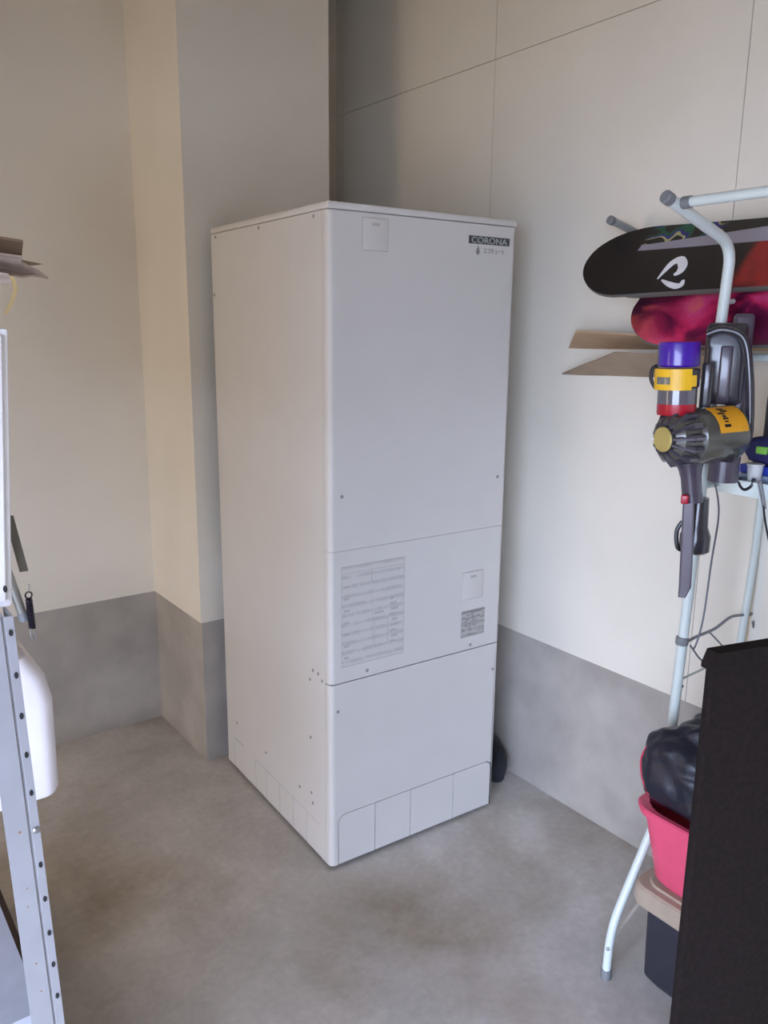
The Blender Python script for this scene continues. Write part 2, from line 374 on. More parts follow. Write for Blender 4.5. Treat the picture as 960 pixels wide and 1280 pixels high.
# ------------------------------------------------------------------ white tube rack by the right wall
RY = -.765
P = lambda x, y: on(x, y, 1, RY)
rack = thing('drying_rack', (.56, RY, 0), 'white tubular steel rack with bent top arms standing beside the right wall', 'rack')
TR = .0125
M_cap = mat('grey end cap', rgb(120, 122, 124), .6)
UX = .578
arm0 = P(838, 250); bend = Vector((UX+.012, RY, 1.812))
world_child(MB().tube(fillet([arm0, bend, (UX-.002, RY, 1.62), (.556, RY, 1.08), (.53, RY, .55), (.53, RY, .45)], .05), TR, 14), 'front_upright', M_white, rack)
ad = (arm0-bend).normalized()
world_child(MB().lathe([(TR+.0012, 0), (TR+.0012, .018), (TR-.002, .021)], arm0, ad, 14), 'end_cap', M_cap, rack)
# foot: splayed leg
foot = Vector((.345, RY, 0))
world_child(MB().tube(fillet([(.345, RY, .012), (.349, RY, .11), (.365, RY, .17), (.545, RY, .47)], .06), .011, 12), 'leg', M_white, rack)
world_child(MB().lathe([(.013, 0), (.014, .004), (.0135, .026), (.012, .028)], (.345, RY, 0), (0, 0, 1), 12), 'foot_cap', M_cap, rack)
world_child(MB().lathe([(.004, 0), (.004, .002), (.002, .003)], (.347-.0105, RY-.006, .095), (-.87, -.5, 0), 8), 'rivet', M_steel, rack)
world_child(MB().tube([(.352, RY+.01, .085), (.60, RY+.02, .20), (.80, RY+.02, .20)], .005, 8), 'lower_brace', mat('cream rod', rgb(196, 190, 178), .4), rack)
# rear upright
world_child(MB().tube(fillet([(.842, RY, 1.80), (.838, RY, 1.05), (.815, RY, .80), (.812, RY, .0)], .05), .010, 12), 'rear_upright', M_white, rack)
# crossbars running along the wall (towards the second end frame)
ye = -1.75
world_child(MB().tube([arm0-ad*.028+Vector((0, 0, .004)), Vector((arm0.x+.028, ye, arm0.z))], .0105, 12), 'top_bar', M_white, rack)
world_child(MB().lathe([(.0125, 0), (.0125, .02)], arm0-ad*.028+Vector((0, -.012, .004)), (0, -1, 0), 12), 'bar_sleeve', M_cap, rack)
for n, z in (('cross_tube', 1.562), ('cross_tube', 1.262)):
    world_child(MB().tube([(UX-.008, RY, z), (.842, RY, z)], .008, 10), n, M_white, rack)
world_child(MB().tube([(.66, RY, 1.563), (.66, ye, 1.563)], .009, 10), 'long_rail', M_white, rack)
tray = MB()
tray.box((.60, ye, 1.262), (.835, -.80, 1.270)); tray.box((.592, ye, 1.25), (.604, -.79, 1.285)); tray.box((.60, -.80, 1.25), (.835, -.79, 1.285))
world_child(tray, 'shelf_tray', M_white, rack)
# second end frame, out of view beyond the picture
world_child(MB().tube(fillet([(arm0.x, ye, arm0.z), (bend.x, ye, bend.z), (UX, ye, 1.6), (.53, ye, .45), (.37, ye, .17), (.345, ye, .0)], .05), TR, 12), 'front_upright', M_white, rack)
world_child(MB().tube([(.842, ye, 1.80), (.815, ye, 0)], .010, 10), 'rear_upright', M_white, rack)
for z in (1.562, 1.262): world_child(MB().tube([(UX-.008, ye, z), (.842, ye, z)], .008, 10), 'cross_tube', M_white, rack)
for yy in (RY, ye):
    world_child(MB().tube(spline([(UX, yy, 1.69), (.600, yy, 1.688), (.618, yy, 1.690)]), .006, 8), 'board_hook', M_white, rack)
# wire brace between the uprights
world_child(MB().tube(spline([P(852, 806), P(868, 797), P(893, 786), P(912, 772), P(925, 769), P(938, 768), P(943, 762)]), .0038, 8), 'wire_brace', mat('grey wire', rgb(128, 130, 134), .45), rack)
world_child(MB().lathe([(.0145, 0), (.0155, .004), (.0155, .016), (.0145, .02)], (.5425, RY, .865), (.04, 0, 1), 14), 'clamp_ring', M_cap, rack)
for x, y in ((851, 855),):
    q = P(x, y); world_child(MB().lathe([(.004, 0), (.004, .002), (.002, .003)], (q.x-.008, q.y-.009, q.z), (-.7, -.7, 0), 8), 'rivet', M_steel, rack)
world_child(MB().tube([P(857, 850)+Vector((0, .01, 0)), P(888, 838)+Vector((.05, .02, 0))], .0028, 6), 'thin_rod', mat('pale rod', rgb(190, 200, 192), .4), rack)

# charger cable
cab = MB().tube(spline([on(893, 600, 1, -.79)-Vector((.0, 0, 0)), P(891, 640)+Vector((0, -.016, 0)), P(880, 700)+Vector((0, -.02, 0)), P(870, 770)+Vector((0, -.02, 0)), P(861, 806)+Vector((0, -.017, 0)),
                        P(854, 804)+Vector((0, -.02, 0)), P(857, 808)+Vector((0, -.02, 0)), P(868, 822)+Vector((0, -.02, 0)), P(886, 835)+Vector((.01, -.02, 0)), P(905, 842)+Vector((.02, -.01, 0)), P(930, 850), P(937, 812), P(942, 795), P(934, 775)+Vector((0, -.015, 0))]), .0024, 6)
tag(cab.build('charger_cable', mat('grey cable', rgb(112, 112, 118), .5)), 'thin grey charging cable running down the white rack upright', 'cable')
cab2 = MB().tube(spline([P(884, 790)+Vector((0, -.008, 0)), P(895, 802)+Vector((.0, -.01, 0)), P(906, 815)+Vector((0, -.01, 0)), P(925, 838)]), .002, 6)
tag(cab2.build('thin_cord', mat('grey cable', rgb(112, 112, 118), .5)), 'short thin grey cord hanging off the wire brace of the rack', 'cord')

# ------------------------------------------------------------------ wall bracket arm behind the boards
BY = -.32
br = thing('wall_bracket', (.857, BY, 1.885), 'grey tubular arm sticking out of the wall above the snowboards', 'bracket')
e0 = on(765, 276, 1, BY); e1v = Vector((.852, BY, e0.z-.029))
world_child(MB().tube([e1v, e0+Vector((.002, 0, 0))], .0105, 12), 'arm', mat('grey tube', rgb(150, 152, 150), .45), br)
world_child(MB().lathe([(.012, 0), (.012, .014), (.009, .017)], e0+Vector((.004, 0, -.001)), (e0-e1v), 12), 'end_cap', M_cap, br)
world_child(MB().box((.848, BY-.025, e1v.z-.06), (.857, BY+.025, e1v.z+.010), .002), 'mounting_plate', M_steel, br)

# ------------------------------------------------------------------ snowboards
def snowboard(name, label, pr, pw, tip, length, width, m_base, m_top, nose_len=.17, nose_up=.05, thick=.009):
    """pr / pw: centre-line free edges seen in the cross section (x,z) at the room and the wall side; the board runs along -Y from tip"""
    root = thing(name, ((pr[0]+pw[0])/2, tip, (pr[1]+pw[1])/2), label, 'snowboard', 'snowboards on the rack')
    wv = Vector((pr[0]-pw[0], 0, pr[1]-pw[1])).normalized()           # towards the room, rising
    nv = Vector((0, 1, 0)).cross(wv); nv = nv if nv.z > 0 else -nv   # top side normal
    ns, nw = 60, 12; base = MB(); top = MB(); edge = MB()
    def half(s):
        tipl = .15
        if s < tipl: return width/2*math.sqrt(max(0, 1-((tipl-s)/tipl)**2))
        if s > length-tipl: return width/2*math.sqrt(max(0, 1-((s-length+tipl)/tipl)**2))
        return width/2*(1-.12*sin(pi*(s-tipl)/(length-2*tipl)))
    def lift(s):
        k = max(0, nose_len-s)/nose_len; k2 = max(0, s-length+nose_len)/nose_len
        return nose_up*(k**1.8+k2**1.8)
    rows = []
    for i in range(ns+1):
        u = i/ns; s = length*(u if True else 0)
        s = length*(.5-.5*cos(pi*u)) if False else length*u
        s = min(max(s, .0008), length-.0008); rows.append(s)
    # denser sampling at the tips
    rows = sorted(set([.0008, .003, .007, .013, .021, .032, .045, .06, .08, .1, .125, .15] + [.15+(length-.3)*k/24 for k in range(25)] + [length-a for a in (.0008, .003, .007, .013, .021, .032, .045, .06, .08, .1, .125)]))
    def pt(s, k, off):
        h = half(s)*(2*k/nw-1); return wv*h + Vector((0, -s, 0)) + nv*(lift(s)+off)
    for mb, off in ((base, 0), (top, thick)):
        vs = [pt(s, k, off) for s in rows for k in range(nw+1)]
        fs = [(i*(nw+1)+k, i*(nw+1)+k+1, (i+1)*(nw+1)+k+1, (i+1)*(nw+1)+k) for i in range(len(rows)-1) for k in range(nw)]
        if off == 0: fs = [f[::-1] for f in fs]
        mb.add(vs, fs)
    loop = [(s, nw) for s in rows] + [(s, 0) for s in rows[::-1]]
    vs = [pt(s, k, 0) for s, k in loop] + [pt(s, k, thick) for s, k in loop]; n = len(loop)
    edge.add(vs, [(i, (i+1) % n, n+(i+1) % n, n+i) for i in range(n)])
    # base normals must point along -nv
    ob = base.build('base_sheet', m_base, root, smooth=60, fix=False); base_n = ob.data.polygons[len(ob.data.polygons)//2].normal
    if base_n.dot(nv) > 0: ob.data.flip_normals()
    ot = top.build('top_sheet', m_top, root, smooth=60, fix=False)
    if ot.data.polygons[len(ot.data.polygons)//2].normal.dot(nv) < 0: ot.data.flip_normals()
    edge.build('edge', mat('board edge', rgb(92, 90, 84), .4), root, smooth=50)
    return root, wv, nv

def board_material(name, fn):
    m = bpy.data.materials.new(name); m.use_nodes = True; N = m.node_tree.nodes; L = m.node_tree.links
    b = N['Principled BSDF']; b.inputs['Roughness'].default_value = .32
    tc = N.new('ShaderNodeTexCoord'); sp = N.new('ShaderNodeSeparateXYZ'); L.new(tc.outputs['Object'], sp.inputs[0])
    fn(N, L, b, tc, sp); return m
def R_(N, L, src, stops, interp='LINEAR'):
    r = N.new('ShaderNodeValToRGB'); r.color_ramp.interpolation = interp; e = r.color_ramp.elements
    while len(e) < len(stops): e.new(.5)
    for q, (p, c) in zip(e, stops): q.position = p; q.color = (*c, 1)
    L.new(src, r.inputs[0]); return r
def mapr(N, L, src, a, b):
    r = N.new('ShaderNodeMapRange'); r.inputs[1].default_value = a; r.inputs[2].default_value = b; L.new(src, r.inputs[0]); return r.outputs[0]
K = rgb(22, 20, 24)
WA = Vector((.603-.785, 0, 1.705-1.89)).normalized()
def fnA(N, L, b, tc, sp):
    nz = N.new('ShaderNodeTexNoise'); nz.inputs['Scale'].default_value = 9; L.new(tc.outputs['Object'], nz.inputs[0])
    red = R_(N, L, nz.outputs['Fac'], [(.3, rgb(70, 16, 20)), (.5, rgb(150, 34, 34)), (.7, rgb(100, 22, 26))])
    dt = N.new('ShaderNodeVectorMath'); dt.operation = 'DOT_PRODUCT'; L.new(tc.outputs['Object'], dt.inputs[0]); dt.inputs[1].default_value = WA
    v = mapr(N, L, dt.outputs['Value'], -.13, .13); y = mapr(N, L, sp.outputs['Y'], 0, -1)
    def mix(f, a, c):
        x = N.new('ShaderNodeMix'); x.data_type = 'RGBA'; L.new(f, x.inputs[0])
        for q, k in ((a, 6), (c, 7)):
            if isinstance(q, tuple): x.inputs[k].default_value = (*q, 1)
            else: L.new(q, x.inputs[k])
        return x.outputs[2]
    al = R_(N, L, y, [(0, (0, 0, 0)), (.46, (0, 0, 0)), (.48, (1, 1, 1)), (.95, (1, 1, 1))]).outputs[0]
    low = mix(al, rgb(26, 23, 27), red.outputs[0])
    n2 = N.new('ShaderNodeTexNoise'); n2.inputs['Scale'].default_value = 16; n2.inputs['Detail'].default_value = 1; L.new(tc.outputs['Object'], n2.inputs[0])
    g = R_(N, L, n2.outputs['Fac'], [(0, K), (.40, rgb(20, 84, 62)), (.50, rgb(34, 38, 120)), (.58, rgb(170, 168, 120)), (.64, K)], 'CONSTANT').outputs[0]
    ga = R_(N, L, y, [(0, (0, 0, 0)), (.13, (0, 0, 0)), (.15, (1, 1, 1)), (.33, (1, 1, 1)), (.36, (0, 0, 0))]).outputs[0]
    upc = mix(ga, K, g)
    # pale wedge-shaped stripe along the middle
    wd = N.new('ShaderNodeMath'); wd.operation = 'MULTIPLY_ADD'; L.new(y, wd.inputs[0]); wd.inputs[1].default_value = .35; L.new(v, wd.inputs[2])
    st1 = R_(N, L, v, [(0, (1, 1, 1)), (.36, (0, 0, 0))], 'CONSTANT').outputs[0]        # 1 above the band
    st2 = R_(N, L, wd.outputs[0], [(0, (0, 0, 0)), (.325, (1, 1, 1))], 'CONSTANT').outputs[0]
    ys_ = R_(N, L, y, [(0, (0, 0, 0)), (.13, (1, 1, 1))], 'CONSTANT').outputs[0]
    m1 = N.new('ShaderNodeMath'); m1.operation = 'MULTIPLY'; L.new(st2, m1.inputs[0]); L.new(ys_, m1.inputs[1])
    top = mix(m1.outputs[0], upc, rgb(150, 146, 158))
    L.new(mix(st1, low, top), b.inputs['Base Color'])
def fnC(N, L, b, tc, sp):
    nz = N.new('ShaderNodeTexNoise'); nz.inputs['Scale'].default_value = 5.5; nz.inputs['Detail'].default_value = 5; nz.inputs['Distortion'].default_value = .8; L.new(tc.outputs['Object'], nz.inputs[0])
    g = R_(N, L, nz.outputs['Fac'], [(.28, rgb(40, 18, 34)), (.42, rgb(120, 28, 70)), (.50, rgb(214, 46, 96)), (.60, rgb(226, 76, 130)), (.72, rgb(240, 120, 90))])
    nt = R_(N, L, nz.outputs['Fac'], [(.36, rgb(40, 20, 30)), (.50, rgb(84, 34, 52)), (.62, rgb(210, 84, 70)), (.75, rgb(224, 130, 80))])
    al = R_(N, L, mapr(N, L, sp.outputs['Y'], 0, -.5), [(.05, (0, 0, 0)), (.35, (1, 1, 1))])
    x = N.new('ShaderNodeMix'); x.data_type = 'RGBA'; L.new(al.outputs[0], x.inputs[0]); L.new(nt.outputs[0], x.inputs[6]); L.new(g.outputs[0], x.inputs[7])
    L.new(x.outputs[2], b.inputs['Base Color'])
M_topk = mat('black top sheet', rgb(30, 28, 32), .35)
sbA, wA, nA = snowboard('snowboard', 'black snowboard with a white swirl logo and red middle leaning in the rack', (.603, 1.705), (.785, 1.89), -.285, 1.5, .26, M_topk, board_material('black red print', fnA), nose_up=.02)
# its white logo: two tapered strokes
def px730(x, y): return (730+x/4.174, 240+y/4.174)
cA = Vector(sbA.location)
def ribbon(pxs, ws):
    mb = MB(); ctr = spline([on_plane(*px730(*p), cA+nA*.0112, nA) - cA for p in pxs], 6); n = len(ctr); vs = []; fs = []
    for i, p in enumerate(ctr):
        t = (ctr[min(i+1, n-1)]-ctr[max(i-1, 0)]).normalized(); sd = t.cross(nA).normalized(); u = i/(n-1)*(len(ws)-1); k = min(int(u), len(ws)-2); wd = ws[k]+(ws[k+1]-ws[k])*(u-k)
        vs += [p+sd*wd, p-sd*wd, p+sd*wd+nA*-.0015, p-sd*wd-nA*.0015]
    for i in range(n-1):
        a, b = 4*i, 4*i+4
        fs += [(a, a+1, b+1, b), (a+2, b+2, b+3, a+3), (a, b, b+2, a+2), (a+1, a+3, b+3, b+1)]
    fs += [(0, 2, 3, 1), (4*n-4, 4*n-3, 4*n-1, 4*n-2)]
    return mb.add(vs, fs)
M_logo = mat('white logo print', rgb(235, 235, 238), .5)
for pts, ws in ((((383, 452), (420, 410), (460, 370), (500, 352), (515, 380), (500, 412), (468, 432)), (.001, .006, .010, .012, .012, .010, .004)),
                (((405, 458), (440, 478), (480, 490), (505, 482), (518, 458)), (.002, .007, .009, .008, .003))):
    ribbon(pts, ws).build('logo_stroke', M_logo, sbA, smooth=0)
sbB, wB, nB = snowboard('snowboard', 'black snowboard with olive edges tucked behind the one with the swirl logo', (.635, 1.703), (.822, 1.885), -.33, 1.5, .26, M_topk, M_topk, nose_up=.012)
sbC, wC, nC = snowboard('snowboard', 'pink and orange patterned snowboard lowest in the rack', (.603, 1.580), (.785, 1.765), -.455, 1.45, .26, mat('plum base', rgb(90, 24, 50), .35), board_material('pink flame print', fnC), nose_up=.02)
tag(MB().tube(spline([(.835, BY-.012, e1v.z-.02), (.836, -.335, 1.80), on(800, 372, 0, .835), on(805, 391, 0, .835), on(809, 402, 0, .835)]), .0028, 6).build('board_strap', M_black),
    'thin black strap hanging below the black snowboard nose', 'strap')

# ------------------------------------------------------------------ flattened cardboard on the rack
def sheet(name, corners, th, m, label, cat, group=None, sub=6, wob=.003):
    mb = MB(); a, b, c, d = [Vector(p) for p in corners]; n = (b-a).cross(d-a).normalized()
    g = lambda u, v: a*(1-u)*(1-v)+b*u*(1-v)+c*u*v+d*(1-u)*v + n*wob*noise.noise(Vector((u*4+a.x*9, v*4, a.z*5)))
    vs = []; q = sub+1
    for off in (0, th): vs += [g(i/sub, j/sub)+n*off for i in range(q) for j in range(q)]
    fs = []
    for i in range(sub):
        for j in range(sub):
            k = i*q+j; fs.append((k, k+1, k+q+1, k+q)); k += q*q; fs.append((k, k+q, k+q+1, k+1))
    rim = [(i, 0) for i in range(sub)] + [(sub, j) for j in range(sub)] + [(i, sub) for i in range(sub, 0, -1)] + [(0, j) for j in range(sub, 0, -1)]
    idx = [i*q+j for i, j in rim]; N_ = len(idx)
    fs += [(idx[i], idx[(i+1) % N_], idx[(i+1) % N_]+q*q, idx[i]+q*q) for i in range(N_)]
    return tag(mb.add(vs, fs).build(name, m, smooth=30), label, cat, group)
M_card = mat('cardboard', rgb(190, 160, 128), .85, var=.06, scale=14, bump=.1)
M_card2 = mat('older cardboard', rgb(160, 140, 118), .85, var=.08, scale=14)
c2 = on(720, 413, 0, .72); c1 = on(711, 434, 0, .845)
dy = Vector((0, -.5, 0))
sheet('cardboard_sheet', [c2, c1, c1+Vector((0, -.73, .012)), c2+Vector((0, -.60, -.022))], .005, M_card, 'flattened tan cardboard sheet poking out below the pink snowboard', 'cardboard', 'cardboard on the rack')
d1 = on(703, 466, 0, .84); d2 = on(768, 440, 0, .70)
sheet('cardboard_sheet', [d2, d1, d1+dy*1.1+Vector((0, 0, .012)), d2+dy*.66+Vector((0, 0, .002))], .005, M_card2, 'greyish brown cardboard flap sagging under the tan cardboard sheet', 'cardboard', 'cardboard on the rack')

# ------------------------------------------------------------------ cordless vacuum on its dock
e2 = Vector((.837, .548, 0)).normalized(); e1 = Vector((.548, -.837, 0)).normalized(); ez = Vector((0, 0, 1))
VO = CAM + e2*1.925
def V(x, y, b=0): return on_plane(x, y, VO+e2*b, e2)
S = (V(861, 560)-V(860, 560)).length
dock = thing('charging_dock', V(907, 470, .10), 'dark grey wall dock clamped on the rack upright holding the cordless vacuum', 'dock')
M_dark = mat('dark smoky plastic', rgb(52, 49, 54), .22, var=.06, coat=.3)
M_dark2 = mat('plum grey plastic', rgb(74, 66, 76), .22, var=.05, coat=.3)
def obox(c, hx, hy, hz, bev, ax=(e1, e2, ez)):
    mb = MB().box((-hx, -hy, -hz), (hx, hy, hz), bev, 3)
    mb.v = [c + ax[0]*v.x + ax[1]*v.y + ax[2]*v.z for v in mb.v]; return mb
dc = V(906, 448, .085)
world_child(obox(V(905, 455, .085), .043, .024, .090, .012), 'dock_body', M_dark, dock)
world_child(obox(V(906, 468, .058), .013, .006, .062, .004), 'dock_spine', M_dark2, dock)
world_child(obox(V(920, 500, .095), .022, .018, .19, .01), 'dock_rail', M_dark2, dock)
world_child(obox(dc+e2*.034+ez*.03, .022, .012, .03, .004), 'mount_clip', M_black, dock)

vac = thing('stick_vacuum', V(862, 745), 'cordless hand vacuum with purple top and yellow collar hanging nozzle down on the rack', 'vacuum')
M_purple = mat('purple plastic', rgb(64, 24, 150), .3, var=.05, coat=.4)
M_yellow = mat('yellow plastic', rgb(232, 180, 30), .4, var=.04)
M_gold = mat('gold metal cap', rgb(178, 158, 92), .45, metal=.15)
M_redp = mat('red plastic', rgb(165, 18, 40), .3)
M_smoke = mat('smoked bin plastic', rgb(92, 88, 96), .12, var=.04, coat=.6)
bb = -.055
bt, bo = V(850, 427, bb), V(845, 520, bb); bz = lambda y: bt+(bo-bt)*((y-427)/(520-427))
up_ = (bt-bo).normalized(); L_ = (bt-bo).length; rB = 25.5*S
ln = lambda a, b: (bz(a)-bz(b)).length
world_child(MB().lathe([(rB*.92, 0), (rB, .004), (rB, ln(427, 458)-.006), (rB*.97, ln(427, 458)-.001), (rB*.6, ln(427, 458))], bz(458), up_, 36), 'filter_cap', M_purple, vac)
world_child(MB().lathe([(rB*.98, 0), (rB*1.03, .003), (rB*1.03, ln(460, 484)-.003), (rB*.98, ln(460, 484))], bz(484), up_, 36), 'collar', mat('black collar', rgb(30, 28, 32), .3, coat=.3), vac)
world_child(MB().lathe([(rB*.95, 0), (rB*.95, ln(484, 504))], bz(504), up_, 36), 'bin_window', M_smoke, vac)
world_child(MB().lathe([(rB*.93, 0), (rB*.95, .002), (rB*.95, ln(504, 518))], bz(518), up_, 36), 'red_ring', M_redp, vac)
# yellow catch plate, curved patch on the collar
def cyl_patch(o, ax, r, th, angs, h0, h1, ref):
    """curved patch of thickness th around axis ax; angle 0 points along ref"""
    ax = ax.normalized(); ref = (ref-ax*ref.dot(ax)).normalized(); sd = ax.cross(ref)
    n = len(angs); vs = []
    for rr in (r, r+th):
        for h in (h0, h1): vs += [o+ax*h+(ref*cos(a)+sd*sin(a))*rr for a in angs]
    I = lambda q, h, k: (q*2+h)*n+k
    fs = []
    for k in range(n-1):
        fs += [(I(0, 0, k), I(0, 0, k+1), I(0, 1, k+1), I(0, 1, k)), (I(1, 0, k), I(1, 1, k), I(1, 1, k+1), I(1, 0, k+1)),
               (I(0, 0, k), I(1, 0, k), I(1, 0, k+1), I(0, 0, k+1)), (I(0, 1, k), I(0, 1, k+1), I(1, 1, k+1), I(1, 1, k))]
    fs += [(I(0, 0, 0), I(0, 1, 0), I(1, 1, 0), I(1, 0, 0)), (I(0, 0, n-1), I(1, 0, n-1), I(1, 1, n-1), I(0, 1, n-1))]
    return MB().add(vs, fs)
lsp = lambda a, b, n: [a+(b-a)*k/(n-1) for k in range(n)]
h = ln(460, 486)
cp = world_child(cyl_patch(bz(486), up_, rB*1.03, .005, lsp(-1.35, .62, 14), .0, h, -e2), 'catch_plate', M_yellow, vac)
world_child(cyl_patch(bz(484), up_, rB*1.03, .005, lsp(.6, .88, 6), .004, h*.62, -e2), 'catch_plate', M_yellow, vac)
world_child(cyl_patch(bz(486), up_, rB*1.03+.005, .002, lsp(-.95, -.3, 6), h*.28, h*.62, -e2), 'catch_window', mat('grey window', rgb(110, 110, 100), .2, coat=.5), vac)
world_child(MB().tube(spline([bz(457)-e1*rB*1.0, bz(462)-e1*rB*1.25, bz(475)-e1*rB*1.28, bz(486)-e1*rB*1.05]), .0042, 8), 'catch_lever', M_black, vac)
# motor housing: cylinder running right and away from the camera
ma, mb_ = V(831, 549, -.10), V(914, 541, .03)
max_ = (mb_-ma).normalized(); ML = (mb_-ma).length; rM = 37*S
world_child(MB().lathe([(rM*.55, .0), (rM*.80, .012), (rM*.86, .03), (rM*.86, .055), (rM*.98, .062), (rM*1.0, .075), (rM*1.0, ML-.01), (rM*.9, ML), (rM*.5, ML+.006)], ma, max_, 40), 'motor_housing', mat('olive smoked housing', rgb(72, 70, 62), .25, coat=.4), vac)
# ring of cyclone cones
a_ = max_.orthogonal().normalized(); b_ = max_.cross(a_)
for k in range(14):
    an = 2*pi*k/14; dr = a_*cos(an)+b_*sin(an)
    p0 = ma+dr*(rM*.46)+max_*(-.004); p1 = ma+dr*(rM*.92)+max_*.030; p2 = ma+dr*(rM*.93)+max_*.052
    world_child(MB().tube([p0, p0*.7+p1*.3, p1, p2], [.0042, .0058, .0088, .0078], 8), 'cyclone_cone', mat('glossy plum cone', rgb(62, 58, 66), .10, coat=.8), vac)
world_child(MB().lathe([(rM*.44, 0), (rM*.44, .010), (rM*.40, .013), (rM*.1, .0135)], ma+max_*.004, -max_, 32), 'gold_end_cap', M_gold, vac)
world_child(MB().lathe([(rM*.50, 0), (rM*.50, .010), (rM*.46, .0115)], ma+max_*.006, -max_, 32), 'end_cap_ring', M_black, vac)
# sticker on the housing
ref = (-e2*1.0+ez*.75)
st = cyl_patch(ma, max_, rM*1.0, .0012, lsp(-.55, .62, 12), .095, ML-.014, ref)
stk = world_child(st, 'sticker', mat('orange yellow sticker', rgb(226, 158, 24), .5), vac)
stk['label'] = 'yellow sticker with black marks'
rs = random.Random(5)
for k in range(7):
    a0 = -.40+k*.12; h0 = .105+rs.random()*.012
    world_child(cyl_patch(ma, max_, rM*1.0+.0012, .0004, lsp(a0, a0+.05+rs.random()*.06, 4), h0, h0+.008+rs.random()*.012, ref), 'sticker_mark', M_black, vac)
# grip / handle loop behind, battery below
world_child(MB().tube(spline([V(884, 418, .045), V(905, 412, .04), V(930, 424, .04), V(937, 470, .04), V(937, 530, .04), V(932, 552, .03), V(912, 560, .03)]), .009, 12), 'handle', M_dark, vac)
world_child(obox(V(883, 482, .0), .012, .02, .052, .008), 'trigger_column', M_dark, vac)
b0, b1 = V(907, 560, .03), V(903, 601, .03)
world_child(MB().tube([b0, b1], 20*S, 24), 'battery', M_dark2, vac)
world_child(obox(V(893, 560, 0), .05, .03, .028, .015), 'battery_bridge', M_dark, vac)
# neck and nozzle
n0, n1 = V(862, 575, -.04), V(866, 628, -.04)
world_child(MB().lathe([(13*S, 0), (13*S, .055), (15*S, .075), (24*S, .112), (24*S, .13)], n1, n0-n1, 28), 'nozzle_neck', M_dark2, vac)
world_child(obox(V(856, 624, -.065), .008, .006, .010, .003), 'release_button', M_redp, vac)
# crevice tool with a slanted tip
tl = V(858, 634, -.045); prof = []
wn, wf = .011, .0145
ct = MB(); rings = []
for y, x0, x1, dz in ((628, 853.5, 868, 0), (700, 850, 866, 0), (732, 848.5, 864, 0), (745, 847.5, 857, 0)):
    A, B = V(x0, y, -.055), V(x1, y, -.055); c = (A+B)/2; hw = (B-A).length/2
    rings.append([c + e1*hw*cx + e2*.013*cy for cx, cy in ((-1, -.7), (-.7, -1), (.7, -1), (1, -.7), (1, .7), (.7, 1), (-.7, 1), (-1, .7))])
world_child(ct.loft(rings), 'crevice_tool', mat('dusky crevice plastic', rgb(92, 84, 94), .25, coat=.3), vac)
k0, k1 = V(874, 622, .0), V(867, 690, .0)
world_child(MB().lathe([(16*S, 0), (20*S, .005), (20*S, .04), (15*S, .06), (13*S, (k0-k1).length)], k1, k0-k1, 24), 'brush_tool', M_dark, vac)
world_child(MB().tube(spline([V(853, 652, -.02), V(846, 664, -.02), V(847, 684, -.02), V(856, 688, -.01)]), .005, 8), 'brush_clip', M_black, vac)

# ------------------------------------------------------------------ things on the rack shelf (only just in the picture)
zs = 1.2705
def blob(hx, hy, hz, seed, pw=.5, amp=.05):
    bm_ = bmesh.new(); bmesh.ops.create_icosphere(bm_, subdivisions=4, radius=1); mb = MB(); vv = []
    for v in bm_.verts:
        p = v.co.copy(); q = Vector([math.copysign(abs(c)**pw, c) for c in p]); q *= 1+amp*noise.noise(p*3+Vector((seed, 0, 0)))
        vv.append((q.x*hx, q.y*hy, hz+q.z*hz))
    mb.add(vv, [[v.index for v in f.verts] for f in bm_.faces]); bm_.free(); return mb
bag = thing('gear_bag', (.772, -.903, zs), 'tall black gear bag with teal patches standing on the white rack shelf', 'bag')
blob(.055, .10, .135, 1).build('bag_body', mat('black gear cloth', rgb(24, 24, 30), .6, bump=.3, bscale=60), bag, smooth=80)
for y0, z0, z1 in ((.052, .195, .225), (.045, .145, .180)):
    MB().box((-.058, y0, z0), (-.040, y0+.030, z1), .006).build('teal_patch', mat('teal patch', rgb(86, 150, 146), .5), bag)
MB().lathe([(.006, 0), (.006, .004), (.003, .006)], (-.052, .06, .25), (-1, 0, 0), 10).build('buckle', M_steel, bag)
po_ = thing('cloth_pouch', (.682, -.890, zs+.045), 'navy cloth pouch with a lime green tab lying on the rack shelf tray', 'pouch')
blob(.035, .085, .034, 5, .6).build('pouch_body', mat('navy cloth', rgb(34, 32, 84), .7, bump=.3, bscale=60), po_, smooth=80)
MB().box((-.040, .018, .028), (-.028, .046, .046), .003).build('green_tab', mat('lime patch', rgb(130, 190, 70), .6), po_)
bk = thing('flat_case', (.682, -.893, zs), 'pale blue flat case under the navy pouch on the rack shelf', 'case')
MB().box((-.031, -.085, 0), (.031, .088, .022), .004).build('case_lower', mat('pale blue plastic', rgb(150, 166, 190), .4), bk)
MB().box((-.032, -.086, .0225), (.032, .089, .044), .004).build('case_lid', mat('royal blue plastic', rgb(44, 60, 160), .4), bk)
cu_ = thing('plastic_cup', (.6255, -.858, zs), 'small white plastic cup standing on the edge of the rack shelf', 'cup')
MB().lathe([(.013, 0), (.014, .002), (.018, .05), (.0165, .05), (.0125, .004), (.002, .003)], (0, 0, 0), (0, 0, 1), 24).build('cup_wall', mat('white cup plastic', rgb(212, 212, 208), .4), cu_)
MB().lathe([(.0185, 0), (.0195, .001), (.0195, .004), (.0165, .005)], (0, 0, .048), (0, 0, 1), 24).build('cup_rim', mat('white cup plastic', rgb(212, 212, 208), .4), cu_)
hk = spline([on(925, 597, 0, .598), on(925, 606, 0, .594), on(931, 612, 0, .594), on(940, 607, 0, .594), on(942, 598, 0, .598)])
tag(MB().tube(hk, .0042, 8).build('hanging_hook', M_black), 'small black hook hanging from the front lip of the rack shelf', 'hook')
ts = MB()
